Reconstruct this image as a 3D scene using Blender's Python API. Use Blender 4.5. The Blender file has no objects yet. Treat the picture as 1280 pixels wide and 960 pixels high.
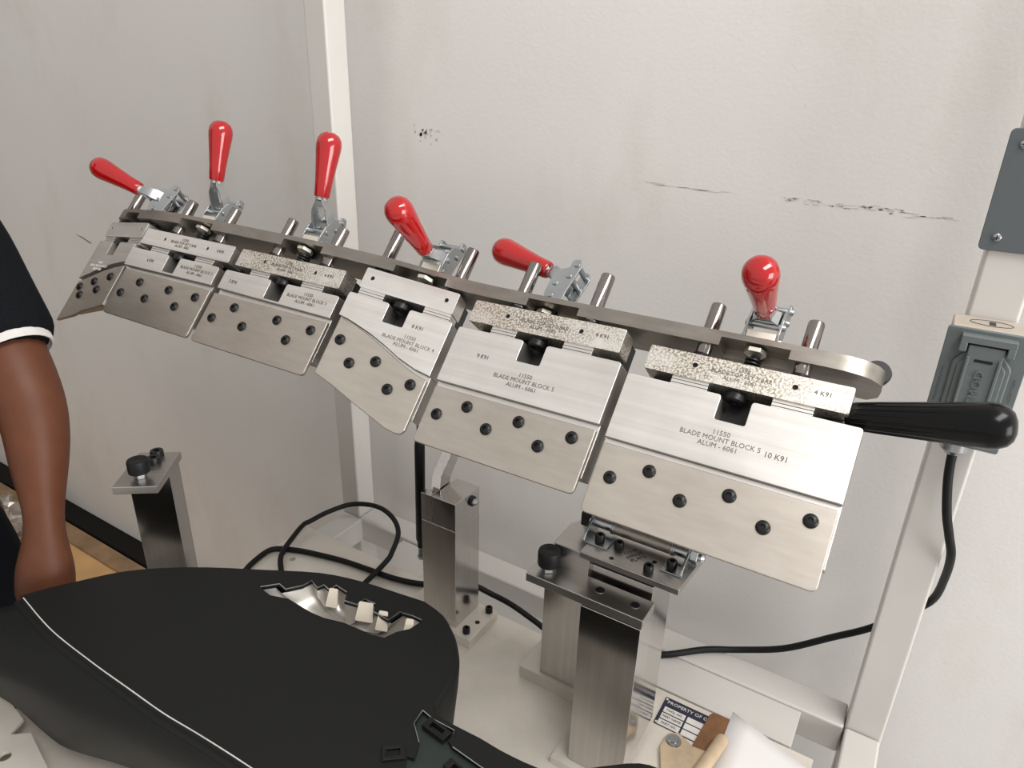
import bpy, bmesh, math, random
from mathutils import Vector, Matrix
from mathutils.geometry import delaunay_2d_cdt
random.seed(4)
C = bpy.context.scene.collection
scene = bpy.context.scene
PI = math.pi

# ------------------------------------------------------------------ camera
cam_d = bpy.data.cameras.new('camera'); cam = bpy.data.objects.new('camera', cam_d); C.objects.link(cam)
cam_d.sensor_width = 36.0; cam_d.lens = 24.588; cam_d.clip_start = 0.02; cam_d.clip_end = 60
def cam_axes(pitch, roll, yaw):
    fw = Vector((math.cos(pitch)*math.sin(yaw), math.cos(pitch)*math.cos(yaw), -math.sin(pitch)))
    r = Vector((math.cos(yaw), -math.sin(yaw), 0)); u = r.cross(fw)
    return math.cos(roll)*r + math.sin(roll)*u, -math.sin(roll)*r + math.cos(roll)*u, fw
cx, cy, cf = cam_axes(math.radians(23.229), math.radians(1.7017), math.radians(-31.249))
m = Matrix((cx, cy, -cf)).transposed().to_4x4(); m.translation = (0, 0, 1.5)
cam.matrix_world = m
scene.camera = cam

# ------------------------------------------------------------------ light
scene.view_settings.view_transform = 'Standard'; scene.view_settings.look = 'None'
scene.view_settings.gamma = 1.0; scene.view_settings.use_curve_mapping = False
scene.view_settings.exposure = 0.12
world = bpy.data.worlds.new('workshop_air'); scene.world = world; world.use_nodes = True
bg = world.node_tree.nodes['Background']; bg.inputs[0].default_value = (1.0, 0.965, 0.93, 1); bg.inputs[1].default_value = 0.68
def area(name, loc, target, sx, sy, power, col):
    d = bpy.data.lights.new(name, 'AREA'); d.shape = 'RECTANGLE'; d.size = sx; d.size_y = sy; d.energy = power; d.color = col
    o = bpy.data.objects.new(name, d); C.objects.link(o); o.location = loc
    o.rotation_euler = (Vector(target) - Vector(loc)).to_track_quat('-Z', 'Y').to_euler()
area('ceiling_lamp', (1.0, 0.42, 3.3), (-0.1, 0.85, 0.7), 2.6, 0.7, 70, (1.0, 0.985, 0.96))
area('door_daylight', (5.0, -0.6, 1.3), (-0.8, 1.0, 0.8), 3.0, 2.6, 165, (1.0, 0.99, 0.98))

# ------------------------------------------------------------------ materials
def principled(name, col, rough=0.5, metal=0.0):
    mt = bpy.data.materials.new(name); mt.use_nodes = True
    b = mt.node_tree.nodes['Principled BSDF']
    b.inputs['Base Color'].default_value = (*col, 1); b.inputs['Roughness'].default_value = rough; b.inputs['Metallic'].default_value = metal
    return mt, mt.node_tree, b
def noise(nt, scale, stretch=(1,1,1), detail=4, rough=0.6, coord='Object', loc=(0,0,0)):
    tc = nt.nodes.new('ShaderNodeTexCoord'); mp = nt.nodes.new('ShaderNodeMapping'); n = nt.nodes.new('ShaderNodeTexNoise')
    mp.inputs['Scale'].default_value = stretch; mp.inputs['Location'].default_value = loc
    n.inputs['Scale'].default_value = scale; n.inputs['Detail'].default_value = detail; n.inputs['Roughness'].default_value = rough
    nt.links.new(tc.outputs[coord], mp.inputs[0]); nt.links.new(mp.outputs[0], n.inputs[0])
    return n.outputs[0]
def ramp(nt, src, stops):
    r = nt.nodes.new('ShaderNodeValToRGB'); e = r.color_ramp.elements
    e[0].position, e[0].color = stops[0][0], (*stops[0][1], 1); e[1].position, e[1].color = stops[-1][0], (*stops[-1][1], 1)
    for p, c in stops[1:-1]:
        x = e.new(p); x.color = (*c, 1)
    nt.links.new(src, r.inputs[0]); return r.outputs[0]
def mixc(nt, fac, a, b, mode='MIX'):
    mx = nt.nodes.new('ShaderNodeMix'); mx.data_type = 'RGBA'; mx.blend_type = mode
    for i, v in ((0, fac), (6, a), (7, b)):
        if isinstance(v, (int, float)): mx.inputs[i].default_value = v
        elif isinstance(v, tuple): mx.inputs[i].default_value = (*v, 1)
        else: nt.links.new(v, mx.inputs[i])
    return mx.outputs[2]
def bump(nt, b, h, strength, dist=0.001):
    bp = nt.nodes.new('ShaderNodeBump'); bp.inputs['Strength'].default_value = strength; bp.inputs['Distance'].default_value = dist
    nt.links.new(h, bp.inputs['Height']); nt.links.new(bp.outputs[0], b.inputs['Normal'])
def mrange(nt, src, lo, hi):
    r = nt.nodes.new('ShaderNodeMapRange'); r.inputs[3].default_value = lo; r.inputs[4].default_value = hi; nt.links.new(src, r.inputs[0]); return r.outputs[0]
def metal(name, c1, c2, rough, streak=(1,40,40), scale=6, bs=0.15, rvar=0.08, spec=0.0):
    mt, nt, b = principled(name, c1, rough, 1.0)
    n1 = noise(nt, scale, streak, 5); n2 = noise(nt, 9, (1,1,1), 4, loc=(3,1,2))
    c = ramp(nt, n1, [(0.3, c1), (0.7, c2)])
    c = mixc(nt, 0.35, c, ramp(nt, n2, [(0.35, c1), (0.65, c2)]))
    nt.links.new(c, b.inputs['Base Color'])
    nt.links.new(mrange(nt, n2, rough-rvar, rough+rvar), b.inputs['Roughness'])
    bump(nt, b, n1, bs, 0.0004)
    return mt
M = {}
M['blade_steel'] = metal('blade_steel', (0.50,0.455,0.40), (0.60,0.555,0.50), 0.42, (2,12,12), 10, 0.06)
M['block_alu'] = metal('machined_aluminium', (0.70,0.675,0.64), (0.95,0.93,0.90), 0.36, (0.5,45,45), 2.2, 0.6)
M['post_alu'] = metal('extruded_aluminium', (0.50,0.48,0.46), (0.62,0.60,0.58), 0.14, (45,45,0.8), 4, 0.05, 0.05)
M['plate_alu'] = metal('flat_aluminium', (0.46,0.44,0.42), (0.58,0.56,0.53), 0.34, (2,30,30), 4, 0.1)
M['bar_steel'] = metal('ground_steel_bar', (0.25,0.23,0.205), (0.36,0.33,0.295), 0.40, (3,10,10), 8, 0.1)
M['pin_steel'] = metal('polished_pin', (0.21,0.19,0.175), (0.33,0.305,0.285), 0.16, (30,1,30), 6, 0.05, 0.04)
M['zinc'] = metal('zinc_plate', (0.33,0.35,0.36), (0.50,0.52,0.53), 0.27, (1,1,1), 20, 0.05)
M['cream_zinc'] = metal('pale_zinc', (0.82,0.79,0.68), (0.90,0.87,0.78), 0.45, (1,1,1), 20, 0.05)
def etched():
    mt, nt, b = principled('etched_aluminium', (0.85,0.82,0.76), 0.42, 1.0)
    n = noise(nt, 420, (1,1,1), 3, 0.7); big = noise(nt, 16, (1,1.5,1), 3, loc=(2,5,1))
    sp = ramp(nt, n, [(0.42, (0.30,0.255,0.19)), (0.55, (0.88,0.84,0.77))])
    c = mixc(nt, ramp(nt, big, [(0.32, (0,0,0)), (0.55, (1,1,1))]), (0.88,0.85,0.80), sp)
    nt.links.new(c, b.inputs['Base Color']); bump(nt, b, n, 0.2, 0.0003); return mt
M['etched'] = etched()
M['darker_side'] = metal('darker_aluminium', (0.36,0.335,0.31), (0.48,0.455,0.43), 0.5, (30,4,4), 8, 0.2)  # darker, rougher aluminium for every block face except the front
def simple(key, col, rough, metal_=0.0, var=0.12, scale=30, bs=0.0, bd=0.001, coat=0.0, spec=None):
    mt, nt, b = principled(key, col, rough, metal_)
    n = noise(nt, scale, (1,1,1), 5)
    lo = tuple(max(0, c*(1-var)) for c in col); hi = tuple(min(1, c*(1+var)) for c in col)
    nt.links.new(ramp(nt, n, [(0.3, lo), (0.7, hi)]), b.inputs['Base Color'])
    if bs: bump(nt, b, n, bs, bd)
    if coat: b.inputs['Coat Weight'].default_value = coat; b.inputs['Coat Roughness'].default_value = 0.06
    if spec is not None: b.inputs['Specular IOR Level'].default_value = spec
    M[key] = mt; return mt
simple('black_oxide', (0.007,0.007,0.0075), 0.38, spec=0.35)
simple('rubber', (0.006,0.006,0.0065), 0.5, bs=0.1, scale=200, spec=0.3)
simple('red_vinyl', (0.37,0.003,0.005), 0.12, var=0.06, coat=0.6)
simple('black_phenolic', (0.003,0.003,0.0033), 0.2, spec=0.22)
simple('cord_black', (0.006,0.006,0.0065), 0.5, spec=0.25)
simple('gas_black', (0.005,0.005,0.0055), 0.35, spec=0.3)
simple('white_paint', (0.56,0.54,0.51), 0.38, var=0.04, scale=5, bs=0.03)
simple('plate_white', (0.66,0.615,0.55), 0.36, var=0.13, scale=7, bs=0.02, metal_=0.25)
simple('ink', (0.13,0.115,0.10), 0.6, var=0.25, scale=900)
simple('ink_dark', (0.07,0.06,0.055), 0.6, var=0.3, scale=900)
simple('white_stitch', (0.62,0.62,0.60), 0.7)
simple('cardboard', (0.64,0.38,0.165), 0.75, var=0.12, scale=8)
simple('wood_brown', (0.30,0.19,0.10), 0.6, var=0.3, scale=14)
simple('baseboard_black', (0.008,0.007,0.006), 0.6, spec=0.15)
simple('wall_dark', (0.27,0.25,0.23), 0.6)
simple('floor_grey', (0.42,0.41,0.395), 0.6, var=0.15, scale=5)
simple('skin', (0.105,0.036,0.017), 0.5, var=0.12, scale=25, bs=0.08, spec=0.3)
simple('tshirt_black', (0.005,0.006,0.0075), 0.9, var=0.3, scale=300, bs=0.2, spec=0.1)
simple('lining_white', (0.60,0.58,0.56), 0.8)
simple('trousers', (0.006,0.007,0.010), 0.9, spec=0.1)
simple('hair', (0.008,0.006,0.005), 0.6)
simple('cover_grey', (0.115,0.135,0.135), 0.38, var=0.05, scale=60, bs=0.04)
simple('plate_slate', (0.085,0.097,0.105), 0.42, var=0.05, scale=6)
simple('box_beige', (0.42,0.37,0.31), 0.45, var=0.12, scale=20)
simple('paper', (0.74,0.72,0.715), 0.8, var=0.02, scale=8)
simple('hardboard', (0.17,0.075,0.028), 0.55, var=0.25, scale=40)
simple('clip_cream', (0.52,0.40,0.27), 0.42, var=0.18, scale=25, metal_=0.3)
simple('tag_navy', (0.012,0.015,0.035), 0.4)
simple('tag_white', (0.60,0.58,0.55), 0.5)
simple('bowl_grey', (0.50,0.47,0.43), 0.34, var=0.15, scale=14, metal_=0.6)
simple('tab_cream', (0.62,0.56,0.46), 0.5, var=0.08)
simple('trim_green', (0.016,0.024,0.021), 0.45)
simple('foil', (0.45,0.40,0.34), 0.25, metal_=0.5, var=0.4, scale=30)
def vinyl():
    mt, nt, b = principled('panel_vinyl', (0.0085,0.009,0.009), 0.55)
    b.inputs['Specular IOR Level'].default_value = 0.22
    n = noise(nt, 900, (1,1,1), 2); bump(nt, b, n, 0.25, 0.0003); return mt
M['vinyl'] = vinyl()
def plaster():
    mt, nt, b = principled('painted_plaster', (0.55,0.53,0.50), 0.6)
    n1 = noise(nt, 1.1, (1,1,1), 4); n2 = noise(nt, 5, (1,1,0.5), 5, 0.65, loc=(4,2,1)); n3 = noise(nt, 160, (1,1,1), 3); n4 = noise(nt, 38, (1,1,1), 6, 0.75, loc=(1,7,3)); n5 = noise(nt, 14, (1,1,1), 5, 0.7, loc=(9,3,5))
    c = ramp(nt, n1, [(0.3, (0.655,0.635,0.61)), (0.7, (0.70,0.685,0.665))])
    c = mixc(nt, ramp(nt, n2, [(0.52, (0,0,0)), (0.78, (0.5,0.5,0.5))]), c, (0.56,0.52,0.47))
    c = mixc(nt, ramp(nt, n4, [(0.70, (0,0,0)), (0.78, (0.8,0.8,0.8))]), c, (0.20,0.18,0.15))
    nt.links.new(c, b.inputs['Base Color'])
    ad = nt.nodes.new('ShaderNodeMath'); ad.operation = 'ADD'; nt.links.new(n3, ad.inputs[0]); nt.links.new(n5, ad.inputs[1])
    bump(nt, b, ad.outputs[0], 0.16, 0.002); return mt
M['plaster'] = plaster()
simple('scuff', (0.53,0.505,0.46), 0.8, var=0.3, scale=200)
simple('chip', (0.27,0.15,0.07), 0.8)

# ------------------------------------------------------------------ mesh helpers
def box(bm, x0, x1, y0, y1, z0, z1):
    vs = [bm.verts.new((x, y, z)) for z in (z0, z1) for y in (y0, y1) for x in (x0, x1)]
    for f in ((0,2,3,1), (4,5,7,6), (0,1,5,4), (2,6,7,3), (0,4,6,2), (1,3,7,5)): bm.faces.new([vs[i] for i in f])
def frame_of(d):
    d = Vector(d).normalized(); a = Vector((0,0,1)) if abs(d.z) < 0.9 else Vector((1,0,0))
    x = a.cross(d).normalized(); return x, d.cross(x), d
def lathe(bm, prof, p0, d, seg=20, rot=0.0):
    x, y, d = frame_of(d); p0 = Vector(p0); rings = []
    for r, h in prof:
        c = p0 + d*h
        if r < 1e-6: rings.append([bm.verts.new(c)])
        else: rings.append([bm.verts.new(c + (x*math.cos(rot+2*PI*i/seg) + y*math.sin(rot+2*PI*i/seg))*r) for i in range(seg)])
    for a, b in zip(rings, rings[1:]):
        if len(a) == 1 and len(b) == 1: continue
        for i in range(seg):
            j = (i+1) % seg
            if len(a) == 1: bm.faces.new((a[0], b[i], b[j]))
            elif len(b) == 1: bm.faces.new((a[i], b[0], a[j]))
            else: bm.faces.new((a[i], b[i], b[j], a[j]))
    if len(rings[0]) > 1: bm.faces.new(rings[0])
    if len(rings[-1]) > 1: bm.faces.new(rings[-1][::-1])
def cyl(bm, p0, p1, r, seg=20, r1=None):
    p0, p1 = Vector(p0), Vector(p1)
    lathe(bm, [(r, 0), (r if r1 is None else r1, (p1-p0).length)], p0, p1-p0, seg)
def prism(bm, poly, z0, z1, mat=None):
    a = [bm.verts.new((x, y, z0)) for x, y in poly]; b = [bm.verts.new((x, y, z1)) for x, y in poly]
    n = len(poly)
    bm.faces.new(a[::-1]); bm.faces.new(b)
    for i in range(n): bm.faces.new((a[i], a[(i+1) % n], b[(i+1) % n], b[i]))
def rounded(pts, rad, seg=5):
    out = []; n = len(pts)
    for i, p in enumerate(pts):
        r = rad[i] if isinstance(rad, (list, tuple)) else rad
        p = Vector(p); a = Vector(pts[i-1]); b = Vector(pts[(i+1) % n])
        if r <= 0: out.append(tuple(p)); continue
        d1 = (a-p).normalized(); d2 = (b-p).normalized(); ang = d1.angle(d2)
        t = min(r/math.tan(ang/2), 0.49*(a-p).length, 0.49*(b-p).length); s, e = p+d1*t, p+d2*t
        for k in range(seg+1):
            q = k/seg; out.append(tuple((1-q)**2*s + 2*q*(1-q)*p + q*q*e))
    return out
def circ(x, y, r, n=14): return [(x+r*math.cos(2*PI*i/n), y+r*math.sin(2*PI*i/n)) for i in range(n)]
def inside(p, poly):
    x, y = p; c = False; j = len(poly)-1
    for i in range(len(poly)):
        xi, yi = poly[i]; xj, yj = poly[j]
        if (yi > y) != (yj > y) and x < (xj-xi)*(y-yi)/(yj-yi)+xi: c = not c
        j = i
    return c
def holed(bm, outer, holes, z0, z1):
    pts = []; edges = []
    for lp in [outer]+holes:
        s = len(pts); pts += [Vector(p) for p in lp]; edges += [(s+i, s+(i+1) % len(lp)) for i in range(len(lp))]
    v, e, f, *_ = delaunay_2d_cdt(pts, edges, [], 0, 1e-7)
    A = [bm.verts.new((p.x, p.y, z0)) for p in v]; B = [bm.verts.new((p.x, p.y, z1)) for p in v]
    for t in f:
        c = sum((v[i] for i in t), Vector((0,0)))/len(t)
        if inside(c, outer) and not any(inside(c, h) for h in holes):
            bm.faces.new([B[i] for i in t]); bm.faces.new([A[i] for i in reversed(t)])
    for lp_s, lp in zip([0]+[len(outer)+sum(len(h) for h in holes[:k]) for k in range(len(holes))], [outer]+holes):
        n = len(lp)
        for i in range(n):
            a, b = lp_s+i, lp_s+(i+1) % n
            bm.faces.new((A[a], A[b], B[b], B[a]))
def sweep(bm, path, r, seg=12, closed_caps=True, r2=None):
    path = [Vector(p) for p in path]; n = len(path); rings = []
    t = (path[1]-path[0]).normalized(); x, y, _ = frame_of(t)
    for i, p in enumerate(path):
        t2 = ((path[min(i+1, n-1)]-path[max(i-1, 0)])).normalized()
        q = t.rotation_difference(t2); x = q @ x; y = q @ y; t = t2
        rr = r if r2 is None else r+(r2-r)*i/(n-1)
        rings.append([bm.verts.new(p+(x*math.cos(2*PI*k/seg)+y*math.sin(2*PI*k/seg))*rr) for k in range(seg)])
    for a, b in zip(rings, rings[1:]):
        for k in range(seg): bm.faces.new((a[k], a[(k+1) % seg], b[(k+1) % seg], b[k]))
    if closed_caps: bm.faces.new(rings[0][::-1]); bm.faces.new(rings[-1])
def smooth_path(pts, n=6):
    pts = [Vector(p) for p in pts]; out = []
    for i in range(len(pts)-1):
        p0, p1, p2, p3 = pts[max(i-1, 0)], pts[i], pts[i+1], pts[min(i+2, len(pts)-1)]
        for k in range(n):
            t = k/n
            out.append(0.5*((2*p1)+(p2-p0)*t+(2*p0-5*p1+4*p2-p3)*t*t+(3*p1-p0-3*p2+p3)*t**3))
    out.append(pts[-1]); return out
def obj(name, bm, mat, parent=None, bevel=0.0, sharp=35, seg=2, smooth=True, local=None):
    bmesh.ops.recalc_face_normals(bm, faces=bm.faces[:])
    me = bpy.data.meshes.new(name); bm.to_mesh(me); bm.free()
    return link(name, me, mat, parent, bevel, sharp, seg, smooth, local)
def link(name, me, mat, parent=None, bevel=0.0, sharp=35, seg=2, smooth=True, local=None):
    o = bpy.data.objects.new(name, me); C.objects.link(o)
    if not me.materials: me.materials.append(M[mat] if isinstance(mat, str) else mat)
    if smooth:
        for p in me.polygons: p.use_smooth = True
        me.set_sharp_from_angle(angle=math.radians(sharp))
    if bevel:
        b = o.modifiers.new('bevel', 'BEVEL'); b.width = bevel; b.segments = seg; b.limit_method = 'ANGLE'; b.angle_limit = math.radians(35); b.harden_normals = True
    if parent is not None: o.parent = parent
    if local is not None: o.matrix_local = local
    return o
def tag(o, label=None, cat=None, group=None, kind=None):
    for k, v in (('label', label), ('category', cat), ('group', group), ('kind', kind)):
        if v: o[k] = v
    return o
def thing(name, label, cat, mat=None, group=None):
    o = bpy.data.objects.new(name, None); C.objects.link(o); o.empty_display_size = 0.02
    if mat is not None: o.matrix_world = mat
    return tag(o, label, cat, group)
def B(): return bmesh.new()
def frame(origin, x, y, z):
    mm = Matrix((Vector(x), Vector(y), Vector(z))).transposed().to_4x4(); mm.translation = Vector(origin); return mm
def text(body, size, pos, mat, parent, name='engraving', align='CENTER', rot=0.0, ext=0.0003, spacing=1.0, line=1.0):
    cu = bpy.data.curves.new(name, 'FONT'); cu.body = body; cu.size = size; cu.extrude = ext; cu.align_x = align; cu.align_y = 'CENTER'
    cu.space_character = spacing; cu.space_line = line; cu.resolution_u = 2
    t = bpy.data.objects.new(name, cu); C.objects.link(t)
    bpy.context.view_layer.update()
    me = bpy.data.meshes.new_from_object(t.evaluated_get(bpy.context.evaluated_depsgraph_get())); me.name = name
    bpy.data.objects.remove(t); bpy.data.curves.remove(cu)
    me.materials.clear()
    return link(name, me, mat, parent, smooth=False, local=Matrix.Translation(pos) @ Matrix.Rotation(rot, 4, 'Z'))

# assembly frame: u along the bar, y up along the blades, w out of the blade faces
TH = math.radians(41)
AU = Vector((1,0,0)); AY = Vector((0, math.sin(TH), math.cos(TH))); AW = Vector((0, -math.cos(TH), math.sin(TH)))
AO = Vector((0, 0.56, 1.0992))
def asm(u, y, w): return AO + AU*u + AY*y + AW*w
ASM = frame(AO, AU, AY, AW)

# ------------------------------------------------------------------ setting
def slab(name, mat, x0, x1, y0, y1, z0, z1, bevel=0.0, parent=None):
    bm = B(); box(bm, x0, x1, y0, y1, z0, z1); return obj(name, bm, mat, parent, bevel)
tag(slab('floor', 'floor_grey', -6, 6, -3, 1.16, -0.1, 0), kind='structure')
wall = tag(slab('wall_back', 'plaster', -6, 6, 1.043, 1.16, 0, 3.4), kind='structure')
tag(slab('reflection_wall', 'wall_dark', -3.42, -3.3, -3, 1.043, 0, 2.3), kind='structure')  # added unseen wall, its height and dark tone set for the left blocks' reflections
tag(slab('baseboard_back', 'baseboard_black', -3.3, 6, 0.974, 1.043, 0, 0.018, 0.003), kind='structure')
# stains and chips on the plaster belong to the wall
def wall_patch(pts, mat, name='stain'):
    bm = B(); prism(bm, [(x, z) for x, z in pts], 0, 0.0006)
    bmesh.ops.transform(bm, matrix=Matrix(((1,0,0,0),(0,0,-1,1.0432),(0,1,0,0),(0,0,0,1))), verts=bm.verts)
    return obj(name, bm, mat, wall, smooth=False)
rs = random.Random(11)
def scuff_run(x0, z0, x1, z1, n, sx, sz, mat='scuff'):
    bm = B()
    for i in range(n):
        t = rs.random(); x = x0+(x1-x0)*t+rs.gauss(0, .004); z = z0+(z1-z0)*t+rs.gauss(0, sz*0.8); a = sx*rs.uniform(.3, 1); b = sz*rs.uniform(.2, .6)
        prism(bm, [(x-a, z), (x-a*.3, z-b), (x+a, z-b*.2), (x+a*.4, z+b)], 0, 0.0005)
    bmesh.ops.transform(bm, matrix=Matrix(((1,0,0,0),(0,0,-1,1.0432),(0,1,0,0),(0,0,0,1))), verts=bm.verts)
    return tag(obj('scuff_mark', bm, mat, wall, smooth=False), kind='stuff')
scuff_run(-0.40, 1.366, -0.20, 1.363, 14, 0.016, 0.0012)
scuff_run(-0.20, 1.363, -0.05, 1.363, 60, 0.006, 0.0022)
scuff_run(-0.06, 1.359, 0.02, 1.360, 12, 0.010, 0.002)
scuff_run(-0.86, 1.418, -0.80, 1.414, 26, 0.004, 0.008)
wall_patch([(-2.10,1.075), (-2.07,1.071), (-2.02,1.058), (-2.03,1.056), (-2.06,1.064)], 'chip', 'paint_chip')

# ------------------------------------------------------------------ table frame, plate
fr = thing('steel_frame', 'white painted square tube workbench frame with two tall posts against the wall', 'frame', Matrix.Translation((-0.44, 0.4, 0)))
FI = fr.matrix_world.inverted()
def fpart(name, x0, x1, y0, y1, z0, z1, mat='white_paint', bevel=0.004):
    bm = B(); box(bm, x0+0.44, x1+0.44, y0-0.4, y1-0.4, z0, z1); return obj(name, bm, mat, fr, bevel, seg=3)
fpart('post', -0.973, -0.925, 0.912, 0.960, 0, 2.5)
fpart('post', 0.041, 0.090, 0.912, 0.960, 0, 2.5)
fpart('leg', -0.973, -0.925, -0.35, -0.302, 0, 0.588)
fpart('leg', 0.041, 0.090, -0.35, -0.302, 0, 0.588)
fpart('rail', -0.924, 0.040, 0.907, 0.960, 0.587, 0.640)
fpart('rail', -0.967, -0.914, -0.35, 0.911, 0.587, 0.640)
fpart('rail', 0.042, 0.089, -0.35, 0.911, 0.587, 0.640)
fpart('rail', -0.913, 0.041, -0.35, -0.30, 0.587, 0.640)
fpart('mounting_tab', -0.80, -0.70, 0.824, 0.9065, 0.622, 0.634, bevel=0.0015)
fpart('mounting_tab', -0.245, -0.019, 0.833, 0.9065, 0.622, 0.636, bevel=0.0015)
fpart('plate_rest', -0.915, 0.043, 0.70, 0.79, 0.600, 0.6408, bevel=0.0015)
fpart('top_rail', -0.924, 0.040, 0.912, 0.960, 2.45, 2.5)
fpart('cross_member', -0.913, 0.041, 0.30, 0.35, 0.590, 0.640)

bm = B(); holed(bm, [(-0.985,-0.30), (0.012,-0.30), (0.012,0.813), (-0.975,0.813)], [circ(-0.918, 0.722, 0.006)], 0.6412, 0.653)
plate = tag(obj('table_plate', bm, 'plate_white', None, 0.0008), 'large off-white metal plate lying as the table top on the white frame', 'table plate')

# ------------------------------------------------------------------ stands
def socket_screw(parent, x, y, z, r=0.0062, h=0.010, name='cap_screw'):
    bm = B(); lathe(bm, [(0, h-0.004), (r*0.5, h-0.004), (r*0.52, h), (r*0.9, h), (r, h-0.001), (r, 0)], (x, y, z), (0,0,1), 16)
    return obj(name, bm, 'black_oxide', parent)
def bx(name, mat, parent, x0, x1, y0, y1, z0, z1, bevel=0.0008):
    bm = B(); box(bm, x0, x1, y0, y1, z0, z1); return obj(name, bm, mat, parent, bevel)
# centre pivot stand (local origin at its base on the plate)
s = thing('pivot_stand', 'square aluminium pivot post with a slotted top behind the black panel', 'stand', Matrix.Translation((-0.57, 0.762, 0.653)))
bx('base_plate', 'plate_white', s, -0.075, 0.069, -0.044, 0.039, 0, 0.018, 0.001)
bm = B(); prism(bm, [(-0.033,-0.033), (0.033,-0.033), (0.033,0.033), (-0.033,0.033)], 0.018, 0.207); obj('column', bm, 'post_alu', s, 0.0008)
bm = B(); box(bm, -0.012, 0.033, -0.033, 0.0325, 0.2075, 0.257); box(bm, -0.033, -0.013, -0.033, -0.020, 0.2075, 0.257); obj('pivot_block', bm, 'post_alu', s, 0.0008)
bm = B(); lathe(bm, [(0.0085, 0), (0.0085, 0.003), (0.0075, 0.003)], (0.033, 0.012, 0.241), (1,0,0), 20); obj('washer', bm, 'black_oxide', s)
bm = B(); lathe(bm, [(0.0058, 0), (0.0058, 0.005), (0.0035, 0.008), (0, 0.008)], (0.036, 0.012, 0.241), (1,0,0), 6); obj('pivot_bolt', bm, 'zinc', s, 0.0004)
socket_screw(s, 0.057, 0.030, 0.018); socket_screw(s, 0.053, -0.031, 0.018)
bm = B(); cyl(bm, (0.055, -0.002, 0.0178), (0.055, -0.002, 0.0184), 0.0042); obj('screw_hole', bm, 'black_oxide', s)

# bumper builder
def bumper(parent, x, y, z, r, name='rubber_bumper'):
    bm = B(); lathe(bm, [(0, 0.010), (r*.98, 0.010), (r, 0.012), (r, 0.027), (r*.93, 0.030), (0.002, 0.030), (0, 0.029)], (x, y, z), (0,0,1), 24); obj(name, bm, 'rubber', parent)
    bm = B(); cyl(bm, (x, y, z), (x, y, z+0.011), 0.005, 12); obj('threaded_stud', bm, 'zinc', parent)
    bm = B(); lathe(bm, [(0.0095, 0), (0.0095, 0.006)], (x, y, z+0.0005), (0,0,1), 6); obj('hex_nut', bm, 'zinc', parent, 0.0006)
def bushing(parent, x, y, z, r=0.0062):
    bm = B(); lathe(bm, [(r, 0.0), (r, 0.0006), (r*.8, 0.0006), (r*.78, -0.004), (0, -0.004)], (x, y, z), (0,0,1), 18); o = obj('bushing', bm, 'zinc', parent)
    bm = B(); lathe(bm, [(r*.79, 0.0003), (r*.76, 0.0008), (0, 0.0008)], (x, y, z), (0,0,1), 18); obj('screw_hole', bm, 'black_oxide', parent)

# front bumper stand with short column
s = thing('bumper_stand', 'short aluminium column with black rubber bumper and two bushings on its top plate', 'stand', Matrix.Translation((-0.23, 0.64, 0.653)))
bx('base_plate', 'plate_white', s, -0.062, 0.030, -0.031, 0.016, 0, 0.012)
bx('column', 'post_alu', s, -0.040, 0.037, -0.021, 0.018, 0.012, 0.273)
bx('top_plate', 'plate_alu', s, -0.118, 0.038, -0.0195, 0.0185, 0.2735, 0.286, 0.001)
bumper(s, -0.097, 0.001, 0.286, 0.0145)
bushing(s, -0.026, 0.002, 0.286); bushing(s, 0.020, 0.001, 0.286)

# hinge stand: rear column, spacer block and hinge plate
s = thing('hinge_stand', 'tall aluminium column under the hinge plate, right behind the bumper stand', 'stand', Matrix.Translation((-0.28, 0.75, 0.653)))
bx('base_plate', 'plate_white', s, -0.125, 0.05, -0.035, 0.045, 0, 0.022)
bx('column', 'post_alu', s, -0.093, -0.025, -0.029, 0.035, 0.022, 0.250)
bx('column', 'post_alu', s, -0.006, 0.082, -0.085, -0.008, 0.016, 0.300)
bm = B(); prism(bm, [(-0.049,-0.093), (0.0,-0.093), (0.0,-0.045), (0.075,-0.045), (0.075,-0.02), (-0.04,-0.02), (-0.052,-0.045)], 0.2505, 0.317); obj('spacer_block', bm, 'plate_alu', s, 0.001)
bm = B(); prism(bm, [(-0.009,-0.103), (0.117,-0.104), (0.122,-0.030), (-0.04,-0.030), (-0.009,-0.075)], 0.3175, 0.3265); obj('hinge_plate', bm, 'plate_alu', s, 0.0012)
for x, y in ((0.028,-0.070), (0.075,-0.092)): socket_screw(s, x, y, 0.3265, 0.006, 0.009)
for x, y in ((0.029,-0.094), (0.075,-0.072)):
    bm = B(); cyl(bm, (x, y, 0.3262), (x, y, 0.3268), 0.003, 12); obj('screw_hole', bm, 'black_oxide', s)
text('11550\nHINGE\nPLATE', 0.0075, (0.050, -0.073, 0.3266), 'ink_dark', s, rot=math.radians(60), spacing=1.1)
for sx, x0, x1 in ((-1, -0.016, 0.018), (1, 0.086, 0.112)):     # two zinc hinge brackets
    bm = B(); box(bm, x0, x1, -0.084, -0.061, 0.3266, 0.329)
    xx = x0 if sx < 0 else x1-0.003
    prism(bm, [(0,0), (0.044,0), (0.044,0.018), (0.036,0.024), (0.028,0.024), (0.006,0.010)], 0, 0.003)
    vs = bm.verts[8:]
    bmesh.ops.transform(bm, matrix=Matrix(((0,0,1,xx),(1,0,0,-0.084),(0,1,0,0.3266),(0,0,0,1))), verts=list(vs))
    br = obj('hinge_bracket', bm, 'zinc', s, 0.0007)
    socket_screw(s, 0.003 if sx < 0 else 0.096, -0.072, 0.329, 0.006, 0.009)
bm = B(); cyl(bm, (-0.026, -0.050, 0.3395), (0.118, -0.050, 0.3395), 0.0075, 24); obj('hinge_axle', bm, 'zinc', s)
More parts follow.
